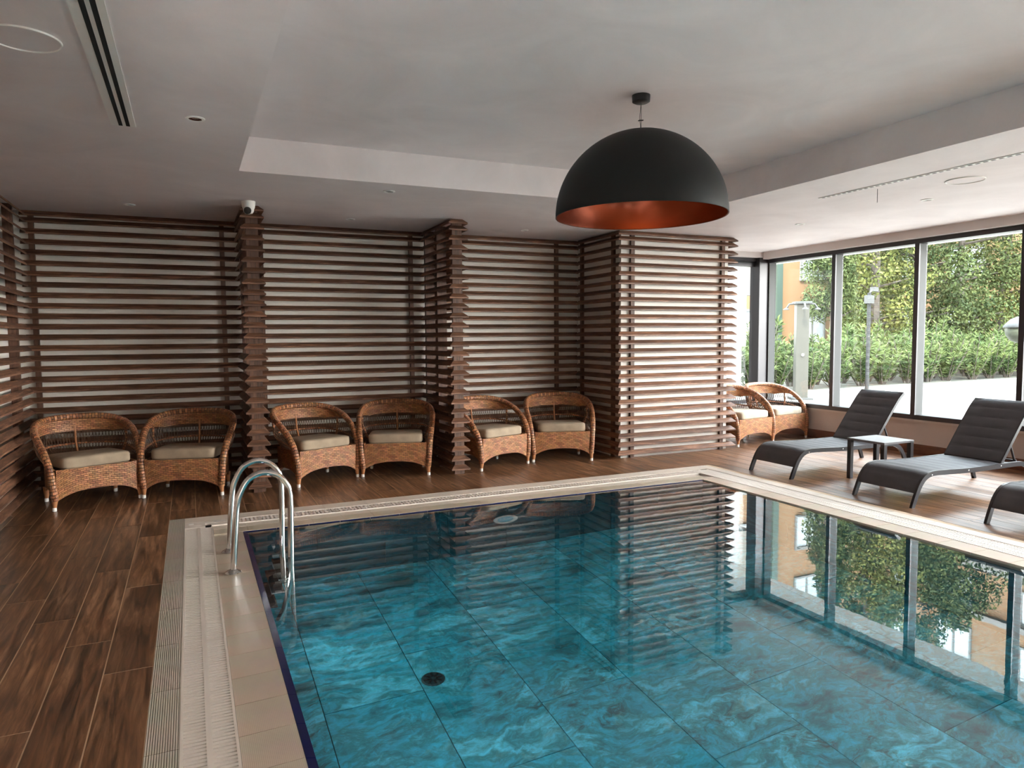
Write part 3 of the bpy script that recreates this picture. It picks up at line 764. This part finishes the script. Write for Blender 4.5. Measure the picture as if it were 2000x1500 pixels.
# ------------------------------------------------------------------ sun loungers
HW = .31
railp = smooth_path([(0, 0, 0), (.055, 0, .125), (.10, 0, .205), (.165, 0, .268), (.26, 0, .298), (.45, 0, .296), (.80, 0, .284), (1.20, 0, .284), (1.55, 0, .285), (1.66, 0, .272), (1.75, 0, .225), (1.82, 0, .13), (1.87, 0, 0)], 4)
def make_lounger():
    t = thing('sun_lounger', 'x', 'sun lounger')
    for s in (-1, 1):
        y = s*HW
        m = MB(); n = len(railp); vs = []; fs = []
        for i, p in enumerate(railp):
            a = railp[max(i-1, 0)]; b = railp[min(i+1, n-1)]; d = (b-a).normalized(); nn = Vector((-d.z, 0, d.x))
            for (k, w) in ((-1, -1), (1, -1), (1, 1), (-1, 1)): vs.append(Vector((p.x, y+w*.0125, p.z))+nn*k*.0225 if 0 < i < n-1 else Vector((p.x+k*-.022, y+w*.0125, p.z)))
        for i in range(n-1):
            for k in range(4): k2 = (k+1) % 4; fs.append((4*i+k, 4*i+k2, 4*i+4+k2, 4*i+4+k))
        fs += [(3, 2, 1, 0), tuple(4*(n-1)+k for k in range(4))]
        m.add(vs, fs); rl = part('side_rail', m, M_lframe, t)
        for bx in (.25, .78, 1.28):
            mb = MB(); mb.lathe([(.0, .003), (.006, .002), (.008, 0)], 10); part('bolt', mb, M_chrome, rl, loc=(bx, y+s*.0127, .285), rot=(-s*pi/2, 0, 0))
    m = MB()
    for x, z in ((.16, .24), (1.62, .262), (.9, .268)): m.bar((x, -HW+.012, z), (x, HW-.012, z), .03, .02)
    part('cross_bars', m, M_lframe, t)
    # padded sling: seat (wraps over the front curve) and backrest, each in stitched bands
    def sling(path, ext, thick, seams, name):
        L = [0]
        for i in range(1, len(path)): L.append(L[-1]+(path[i]-path[i-1]).length)
        tot = L[-1]; N = 6*seams; rows = []
        def at(s):
            for i in range(1, len(L)):
                if L[i] >= s-1e-9:
                    f = (s-L[i-1])/(L[i]-L[i-1]); p = path[i-1].lerp(path[i], f); d = (path[i]-path[i-1]).normalized(); return p, Vector((-d.z, 0, d.x))
            return path[-1], Vector((-1, 0, 0))
        top = []; bot = []
        for k in range(N+1):
            p, nn = at(tot*k/N); ph = (k % 6)/6; h = .35+.65*min(1, abs(sin(pi*ph))*1.6)
            top.append((p, nn, thick*h)); bot.append((p, nn, -.006))
        vs = []; fs = []; W = 7
        for (p, nn, h) in top:
            for j in range(W):
                yy = -ext+2*ext*j/(W-1); q = p+nn*(h*(1 if 0 < j < W-1 else .3)); vs.append((q.x, yy, q.z))
        o = len(vs)
        for (p, nn, h) in bot:
            for j in range(W): q = p+nn*h; vs.append((q.x, -ext+2*ext*j/(W-1), q.z))
        for i in range(N):
            for j in range(W-1):
                a = i*W+j; fs.append((a, a+W, a+W+1, a+1)); fs.append((o+a, o+a+1, o+a+W+1, o+a+W))
            a = i*W; fs.append((a, o+a, o+a+W, a+W)); a = i*W+W-1; fs.append((a, a+W, o+a+W, o+a))
        for i in (0, N):
            for j in range(W-1): a = i*W+j; q = (a, a+1, o+a+1, o+a); fs.append(q if i == 0 else tuple(reversed(q)))
        m = MB(); m.add(vs, fs); return part(name, m, M_sling, t, True)
    sp_ = [p for p in railp if p.x <= 1.30 and p.z > .12]
    sp_ = [Vector((p.x, 0, p.z)) for p in sp_]+[Vector((1.33, 0, .285))]
    off = []
    for i, p in enumerate(sp_):
        a = sp_[max(i-1, 0)]; b = sp_[min(i+1, len(sp_)-1)]; d = (b-a).normalized(); off.append(p+Vector((-d.z, 0, d.x))*.016)
    sling(off, HW-.012, .014, 9, 'seat_sling')
    bp = smooth_path([(1.325, 0, .315), (1.45, 0, .475), (1.60, 0, .665), (1.73, 0, .820), (1.815, 0, .893)], 4)
    sling([p for p in bp], HW-.028, .016, 6, 'back_sling')
    m = MB()
    for s in (-1, 1):
        y = s*(HW-.026)
        for a, b in zip(bp[:-1], bp[1:]): m.bar((a.x+.012, y, a.z-.01), (b.x+.012, y, b.z-.01), .022, .034)
    m.bar((1.815, -HW+.02, .885), (1.815, HW-.02, .885), .024, .024); m.bar((1.335, -HW+.02, .300), (1.335, HW-.02, .300), .024, .024)
    part('back_frame', m, M_lframe, t)
    m = MB()
    for s in (-1, 1):
        m.bar((1.56, s*.2, .585), (1.70, s*.2, .29), .02, .012)
        for k in range(5): m.bar((1.60+.025*k, s*.2, .262), (1.61+.025*k, s*.2, .285), .016, .008)
    m.bar((1.56, -.2, .588), (1.56, .2, .588), .016, .016); m.bar((1.70, -.22, .29), (1.70, .22, .29), .016, .016)
    m.bar((1.50, -.2, .275), (1.74, -.2, .262), .02, .02); m.bar((1.50, .2, .275), (1.74, .2, .262), .02, .02)
    part('back_strut', m, M_lframe, t)
    return t
lg = make_lounger()
spots = [(6.02, 6.078), (6.00, 4.622), (6.07, 3.375)]
llab = ['charcoal sun lounger farthest from the viewer, with the small side table beside it', 'charcoal sun lounger in the middle of the row by the right pool edge', 'charcoal sun lounger cut off by the right edge of the picture']
for i, (x, y) in enumerate(spots):
    o = lg if i == 0 else copy_tree(lg); o.location = (x, y, 0)
    tag(o, llab[i], 'sun lounger', 'sun loungers along the windows')
# side table
t = thing('side_table', 'small square grey metal side table between the sun loungers', 'table', (6.852, 5.322, 0))
m = MB(); m.box(-.232, .232, -.232, .232, .432, .456); part('tabletop', m, M_ltop, t, bevel=.003)
for sx in (-1, 1):
    for sy in (-1, 1):
        m = MB(); m.box(-.023, .023, -.023, .023, 0, .432); part('leg', m, M_lframe, t, loc=(sx*.207, sy*.207, 0), bevel=.003)

# ------------------------------------------------------------------ pool ladder
t = thing('pool_ladder', 'polished steel pool ladder with two arched handrails in the left corner', 'ladder', (.22, 5.4, 0))
base = [(0, 0, -.01), (.018, 0, .25), (.038, 0, .46), (.065, 0, .55), (.12, 0, .635), (.21, 0, .672), (.30, 0, .65), (.36, 0, .59), (.388, 0, .50), (.388, 0, .25), (.383, 0, 0), (.376, 0, -.3), (.34, 0, -.75), (.29, 0, -1.0)]
pth = smooth_path(base, 5)
for y in (-.266, .263):
    m = MB(); m.tube([(p.x, y, p.z) for p in pth], .0215, 16); r = part('handrail', m, M_chrome, t, True)
    m = MB(); m.lathe([(.022, .022), (.030, .018), (.052, .006), (.056, 0), (.0, 0)], 28, (0, y, -.002)); part('flange', m, M_chrome, r, True)
for k, z in enumerate((-.30, -.55, -.80)):
    x = .372-.05*k
    m = MB(); m.box(x-.075, x+.015, -.25, .25, z-.012, z+.012); part('step', m, M_black, t, bevel=.004)

# ------------------------------------------------------------------ pendant lamp
LX, LY, LZ, LR = 2.850, 4.108, 2.418, .584
t = thing('pendant_lamp', 'large black dome pendant lamp with a copper lining over the pool', 'lamp', (LX, LY, LZ))
N_ = 26
outer = [(LR*cos(a), .575*sin(a)) for a in [pi/2*k/N_ for k in range(N_+1)]]; outer[-1] = (.012, .575)
inner = [(max(.01, r-.008), max(0, z-.008) if k else 0) for k, (r, z) in enumerate(outer)]
m = MB(); m.lathe([(LR-.006, -.002), (LR, -.002)]+outer, 72); part('shade', m, M_lblack, t, True)
m = MB(); m.lathe([(LR-.001, -.003)]+inner, 72); part('shade_lining', m, M_copper, t, True)
m = MB(); m.tube([(0, 0, .57), (0, 0, ZT-LZ-.03)], .0022, 6); part('cable', m, M_black, t)
m = MB(); m.tube([(.001, 0, .57), (-.012, 0, .66), (-.001, 0, .75)], .0015, 5); m.bar((-.02, 0, .642), (.016, 0, .648), .012, .006); part('cable_grip', m, M_black, t)
m = MB(); m.lathe([(.0, -.05), (.045, -.05), (.060, -.042), (.062, 0), (.0, 0)], 28, (0, 0, ZT-LZ-.0005)); part('ceiling_canopy', m, M_black, t, True)
m = MB(); m.tube([(0, 0, .567), (0, 0, .30)], [.02, .026], 14); part('lamp_holder', m, M_black, t, True)
m = MB(); m.lathe([(.001, .17), (.03, .175), (.048, .20), (.052, .235), (.036, .275), (.024, .30)], 20); part('bulb', m, M_bulb, t, True)

# ------------------------------------------------------------------ ceiling fittings
def downlight(x, y, label, cop=False):
    t = thing('downlight', label, 'spotlight', (x, y, ZC), 0, 'recessed ceiling spotlights')
    m = MB(); m.lathe([(.056, -.0005), (.055, -.006), (.040, -.008), (.038, -.0008)], 24); part('trim_ring', m, M_white, t, True)
    m = MB(); m.lathe([(.039, -.0045), (.028, -.0015), (.018, -.001)], 24); part('reflector', m, M_copper if cop else M_chrome, t, True)
    m = MB(); m.lathe([(.0185, -.001), (.016, -.003), (.001, -.004)], 16); part('lamp', m, M_chrome, t, True)
downlight(.079, 4.83, 'spotlight with a copper reflector beside the left slot vent', True)
downlight(-.50, 8.12, 'spotlight over the left alcove above the first wicker chairs')
downlight(1.725, 6.50, 'spotlight just beyond the far edge of the raised ceiling')
downlight(1.71, 8.17, 'spotlight over the middle alcove')
downlight(3.92, 8.2, 'spotlight over the right alcove, left of the pendant lamp')
downlight(6.84, 6.49, 'farther spotlight in the bright ceiling near the windows')
downlight(6.82, 4.84, 'nearer spotlight in the bright ceiling near the windows')
def slot_vent(label, x0, x1, y0, y1, slots, cross=0):
    cx = (x0+x1)/2; cy_ = (y0+y1)/2
    t = thing('slot_vent', label, 'vent', (cx, cy_, ZC))
    m = MB(); m.box(x0-cx, x1-cx, y0-cy_, y1-cy_, -.006, -.0005); part('vent_frame', m, M_white, t)
    for a, b in slots:
        if not cross:
            m = MB(); m.box(a-cx, b-cx, y0-cy_+.012, y1-cy_-.012, -.0075, -.004); part('slot', m, M_hole, t)
        else:
            m = MB(); y = y0-cy_+.02
            while y < y1-cy_-.05: m.box(a-cx, b-cx, y, y+cross*.55, -.0075, -.004); y += cross
            o = part('slot_row', m, simple('grey_recess', (.10, .09, .09), .8), t); o['kind'] = 'stuff'
slot_vent('long white slot vent with two black slots in the left ceiling', -.400, -.262, -1.0, 5.16, [(-.357, -.335), (-.316, -.294)])
slot_vent('narrow white slot vent with a row of short openings in the right ceiling', 5.715, 5.765, -1.0, 5.2, [(5.729, 5.749)], .06)
def speaker(x, y, r, label):
    t = thing('ceiling_speaker', label, 'speaker', (x, y, ZC))
    m = MB(); m.lathe([(r, -.0005), (r-.001, -.008), (r-.006, -.009), (r-.009, -.003)], 48); part('rim', m, M_white, t, True)
    m = MB(); m.lathe([(r-.009, -.004), (r*.5, -.0045), (.001, -.0045)], 48); part('grille', m, M_ceil, t, True)
speaker(-.63, 3.87, .15, 'round flush ceiling speaker in the top left corner')
speaker(6.27, 4.10, .155, 'round flush ceiling speaker near the right windows')
t = thing('security_camera', 'small white dome security camera on the ceiling in front of the left fin', 'security camera', (.575, 7.50, ZC))
m = MB(); m.lathe([(.0, -.0), (.066, -.0), (.066, -.012), (.060, -.06), (.052, -.075)], 28); part('housing', m, M_white, t, True)
m = MB(); m.lathe([(.052, -.074), (.050, -.095), (.036, -.118), (.001, -.126)], 24); part('ball', m, M_white, t, True)
m = MB(); m.lathe([(.036, 0), (.034, .012), (.0, .016)], 22); o = part('lens', m, M_black, t, True, loc=(-.012, -.040, -.095)); o.rotation_euler = Vector((-.25, -.9, -.35)).to_track_quat('Z', 'Y').to_euler()
m = MB(); m.tube([(0, 0, 0), (0, 0, -.125)], .0022, 6); o = part('hanging_wire', m, M_lightal, None, loc=(5.886, 4.672, ZC)); tag(o, 'thin wire hanging straight down from the ceiling near the right slot vent', 'wire')

# ------------------------------------------------------------------ outside
m = MB(); m.box(8.99, 90, -60, 90, -.3, -.02); m.box(-60, 8.99, 9.25, 90, -.3, -.02); m.box(-60, 8.99, -60, YF-.25, -.3, -.02); m.box(-60, XL-.3, YF-.25, 9.25, -.3, -.02); struct('ground', m, M_pave)
m = MB(); m.box(8.95, 9.64, -6, 9.95, 2.865, 3.3); m.box(6.0, 8.95, 9.2, 9.95, 2.865, 3.3); struct('roof_overhang', m, M_soff)
m = MB(); m.box(XL-.3, 8.97, YF-.3, 9.21, 3.43, 3.6); m.box(XR+.12, 8.97, YF, 9.2, 2.95, 3.43); m.box(XL-.3, XL-.2, YF-.3, YB+.2, 0, 3.5)
struct('roof', m, M_outw)
# planting bed with kerb stones
kerb = struct('kerb'); kerb.location = (12.2, 13.75, 0); kerb.rotation_euler = (0, 0, .055)
mk = MB(); mk.box(.01, .99, -.08, .08, -.02, .10); me = mk.mesh('kerb_stone', M_outw)
for k in range(22): link('kerb_stone', me, kerb, (k*1.0, 0, rs.uniform(-.005, .01)))
m = MB(); m.box(0, 30, .08, 4.5, -.02, .06); part('planting_bed', m, M_soil, kerb)
def leaves(m, n, c, rad, size, rnd, asp=.22, up=.0):
    for _ in range(n):
        while True:
            p = Vector((rnd.uniform(-1, 1), rnd.uniform(-1, 1), rnd.uniform(-1, 1)))
            if p.length < 1: break
        if rnd.random() < .6 and p.length > 0: p = p.normalized()*rnd.uniform(.75, 1)
        q = Vector(c)+Vector((p.x*rad[0], p.y*rad[1], p.z*rad[2]))
        d = Vector((rnd.gauss(0, 1), rnd.gauss(0, 1), rnd.gauss(up, 1))).normalized(); s = d.cross(Vector((rnd.gauss(0, 1), rnd.gauss(0, 1), rnd.gauss(0, 1)))).normalized()
        L = size*rnd.uniform(.6, 1.3); w = L*asp
        m.add([q-s*w*.2, q+d*L*.5-s*w, q+d*L, q+d*L*.5+s*w], [(0, 1, 2, 3)])
def oleander(seed):
    rnd = random.Random(seed); t = thing('oleander_shrub', 'x', 'shrub'); m = MB(); st = MB()
    for k in range(26):
        a = rnd.uniform(0, 2*pi); r = rnd.uniform(.1, .75); h = rnd.uniform(.9, 2.05)*(1-.25*r)
        tip = Vector((cos(a)*r, sin(a)*r, h)); st.tube([(cos(a)*.1, sin(a)*.1, 0), (tip.x*.6, tip.y*.6, h*.5), tip], .012, 4, False)
        for j in range(110):
            f = rnd.uniform(.15, 1.0); p = Vector((tip.x*f, tip.y*f, h*f)); d = Vector((rnd.gauss(0, 1), rnd.gauss(0, 1), .9+rnd.gauss(0, .4))).normalized()
            s = d.cross(Vector((rnd.gauss(0, 1), rnd.gauss(0, 1), 0))).normalized(); L = rnd.uniform(.13, .24); w = .019
            m.add([p, p+d*L*.5-s*w, p+d*L, p+d*L*.5+s*w], [(0, 1, 2, 3)])
    o = part('foliage', m, M_leafA, t); o['kind'] = 'stuff'; o = part('stems', st, M_bark, t); o['kind'] = 'stuff'
    return t
protoO = [oleander(s) for s in (1, 2, 3)]
OL = 'tall light green oleander shrub in the dense hedge behind the kerb outside'
k = 0
for row in range(2):
    for i in range(15):
        o = protoO[k] if k < 3 else copy_tree(protoO[k % 3])
        x = 12.6+i*1.12+row*.5+rs.uniform(-.15, .15); y = 14.55+(x-12.2)*.055+row*1.0+rs.uniform(-.1, .1)
        o.location = (x, y, .05); o.rotation_euler = (0, 0, rs.uniform(0, 6)); s = rs.uniform(.82, 1.05); o.scale = (s, s, s*rs.uniform(.9, 1.0)*(.92 if row == 0 else 1.1)); k += 1
        ords = ['first', 'second', 'third', 'fourth', 'fifth', 'sixth', 'seventh', 'eighth', 'ninth', 'tenth', 'eleventh', 'twelfth', 'thirteenth', 'fourteenth', 'fifteenth']
        tag(o, 'pale green oleander shrub, %s from the left in the %s row of the hedge' % (ords[i], 'front' if row == 0 else 'back'), 'shrub', 'oleander hedge outside the windows')
def tree(loc, h, rad, mat, label, seed, n=2600, pine=False, name='tree', zlow=.28):
    rnd = random.Random(seed); t = thing(name, label, 'tree', loc, rnd.uniform(0, 6))
    tr = MB(); tr.tube([(0, 0, -.05), (rnd.uniform(-.2, .2), .1, h*.4), (rnd.uniform(-.3, .3), 0, h*.85)], [.17, .13, .05], 8)
    cr = MB(); nc = 44
    for k in range(nc):
        z = h*(zlow+(.98-zlow)*k/nc); rr = rad*(1.05-.75*(k/nc)) if pine else rad*sqrt(max(.12, 1-((k/nc)*2-.9)**2))
        a = rnd.uniform(0, 2*pi); q = rr*rnd.uniform(.35, .9); c = (cos(a)*q, sin(a)*q, z)
        tr.tube([(0, 0, z-.3), c], [.05, .015], 4, False)
        leaves(cr, 3*n//nc, c, (rr*.50, rr*.50, h*.062), .12 if not pine else .15, rnd, .30 if not pine else .14, -.5)
    part('trunk', tr, M_bark, t, True); o = part('crown', cr, mat, t); o['kind'] = 'stuff'
    return t
tree((19.4, 16.9, 0), 8.5, .85, M_leafB, 'dark feathery conifer seen through the first window pane', 11, 6000, True, 'conifer')
tree((21.7, 17.2, 0), 10.0, 1.7, M_leafC, 'yellow green tree in the middle window behind the shower column and lamp post', 12, 6000, False, zlow=.14)
tree((24.3, 17.4, 0), 11.0, 1.9, M_leafB, 'dense dark tree behind the mullion between the second and third pane', 13, 7000, False, zlow=.14)
tree((27.0, 17.6, 0), 10.0, 2.2, M_leafB, 'broad dark green tree filling the third window pane', 14, 8000, False, zlow=.12)
tree((30.4, 18.0, 0), 7.2, 2.2, M_leafC, 'light green tree at the right end of the third window pane', 15, 6000, False, zlow=.12)
tree((33.5, 17.0, 0), 6.0, 2.2, M_leafB, 'dark tree beyond the globe lamp at the far right', 16, 5000, False, zlow=.12)
tree((28.5, 22.8, 0), 9.0, 2.3, M_leafB, 'tall tree in the second row behind the others', 17, 6000, False, zlow=.15)
# buildings
def building(label, loc, w, d, h, mat, rz, wins, strip_=None):
    t = thing('apartment_building', label, 'building', loc, rz)
    m = MB(); m.box(0, w, 0, d, 0, h); part('wall', m, mat, t)
    m = MB(); m.box(-.35, w+.35, -.45, d+.3, h, h+.35); part('roof_slab', m, M_outw, t)
    for (x, z, ww, hh) in wins:
        m = MB(); m.box(x-.1, x+ww+.1, -.08, .04, z-.1, z); m.box(x-.1, x+ww+.1, -.08, .04, z+hh, z+hh+.1); m.box(x-.1, x, -.08, .04, z, z+hh); m.box(x+ww, x+ww+.1, -.08, .04, z, z+hh)
        m.box(x+ww/2-.05, x+ww/2+.05, -.06, .02, z, z+hh); f = part('window', m, M_outw, t)
        m = MB(); m.box(x, x+ww, -.02, -.005, z, z+hh); part('pane', m, simple('far_window_glass', (.25, .28, .30), .1), f)
    if strip_:
        for (x0, x1, z0, z1, dd, mt) in strip_:
            m = MB(); m.box(x0, x1, -dd, .02, z0, z1); part('balcony' if dd > .3 else 'band', m, mt, t)
    return t
wl_ = [(5.3, z, 1.5, 1.5) for z in (1.2, 4.3, 7.4, 10.5)]+[(9.0, z, 1.5, 1.5) for z in (1.2, 4.3, 7.4, 10.5)]
building('ochre apartment building with a green downpipe seen left of the conifer', (18.0, 25.5, 0), 16, 9, 13.5, M_ochre, 0, wl_+[(13.2, z, 1.3, 1.5) for z in (1.2, 4.3, 7.4)],
         [(7.35, 7.7, 0, 13.4, .14, M_pipe), (9.2, 14.5, 6.1, 6.4, 1.0, M_outw)])
building('ochre and terracotta apartment building at the far right, seen mirrored in the pool', (37.0, 30.0, 0), 24, 9, 17, M_ochre, -pi/2, [(x, z, 1.7, 1.6) for x in (1.5, 5.2, 9.4, 13.6, 18) for z in (1.3, 4.6, 7.9, 11.2, 14.0)],
         [(3.4, 4.6, 0, 16.8, .5, M_ochre), (11.4, 12.7, 0, 16.8, .18, M_terra), (7.0, 12.0, 9.9, 10.3, 1.2, M_outw), (13, 23.5, 6.3, 6.8, 1.2, M_outw), (0, 24, 12.9, 13.2, .25, M_outw)])
m = MB(); m.box(1.5, 10.07, 11.0, 11.4, -.02, 5.2); o = part('entrance_wall', m, M_outw, None); tag(o, 'white rendered wall standing outside the end window', 'wall')  # left stretch and extra height added to block bright sky mirrored in the pane
m = MB(); m.box(10.07, 10.46, 11.05, 11.45, 2.40, 5.2); o = part('entrance_canopy', m, simple('cream_render', (.085, .072, .056), .7)); tag(o, 'cream rendered canopy beam beside the white wall outside the end window', 'canopy')
# stainless shower column
t = thing('shower_column', 'square brushed steel outdoor shower column with several shower heads at its top', 'shower', (13.92, 13.10, 0), -.6)
m = MB(); m.box(-.15, .15, -.15, .15, 0, 2.36); part('column', m, simple('brushed_steel', (.030, .028, .023), .6, .0, .15), t, bevel=.01)
m = MB(); m.box(-.26, .26, -.26, .26, -.02, .03); part('base_plate', m, M_outg, t, bevel=.006)
m = MB(); m.box(-.20, .20, -.20, .20, 2.36, 2.42); part('cap', m, M_outg, t, bevel=.008)
for k in range(4):
    a = k*pi/2; m = MB(); m.tube([(.17*cos(a), .17*sin(a), 2.37), (.30*cos(a), .30*sin(a), 2.36), (.36*cos(a), .36*sin(a), 2.27)], .022, 8)
    m.lathe([(.02, .03), (.07, 0), (.075, -.02), (0, -.02)], 16, (.37*cos(a), .37*sin(a), 2.24)); part('shower_head', m, M_outg, t, True)
m = MB(); m.lathe([(.03, 0), (.035, .03), (0, .035)], 12, (0, 0, 0)); part('push_button', m, M_chrome, t, True, loc=(0, -.15, 1.1), rot=(pi/2, 0, 0))
# camera post and globe lamp
t = thing('camera_post', 'slim grey post with a white camera box in the middle window', 'post', (17.3, 13.9, 0), .3)
m = MB(); m.tube([(0, 0, 0), (0, 0, 2.75)], .05, 10); part('post', m, simple('dull_grey_post', (.016, .016, .016), .7, 0, .1), t, True)
m = MB(); m.box(-.10, .10, -.10, .10, 2.45, 2.68); part('box', m, M_outg, t, bevel=.01)
m = MB(); m.tube([(0, 0, 2.75), (.30, 0, 2.86)], .02, 8); m.box(.18, .48, -.06, .06, 2.80, 2.92); part('camera_head', m, M_outg, t)
t = thing('globe_lamp', 'milky outdoor globe lamp with a grey cap at the right edge', 'lamp', (11.62, 6.65, 0))
m = MB(); m.tube([(0, 0, 0), (0, 0, 1.45)], .03, 10); part('post', m, M_dark, t, True)
m = MB(); m.lathe([(.06, -.20), (.14, -.16), (.20, -.08), (.215, .0), (.21, .05)], 32, (0, 0, 1.65)); part('globe', m, M_globe, t, True)
m = MB(); m.lathe([(.235, .035), (.235, .055), (.20, .10), (.14, .165), (.06, .20), (0, .21)], 32, (0, 0, 1.65)); part('cap', m, M_outg, t, True)
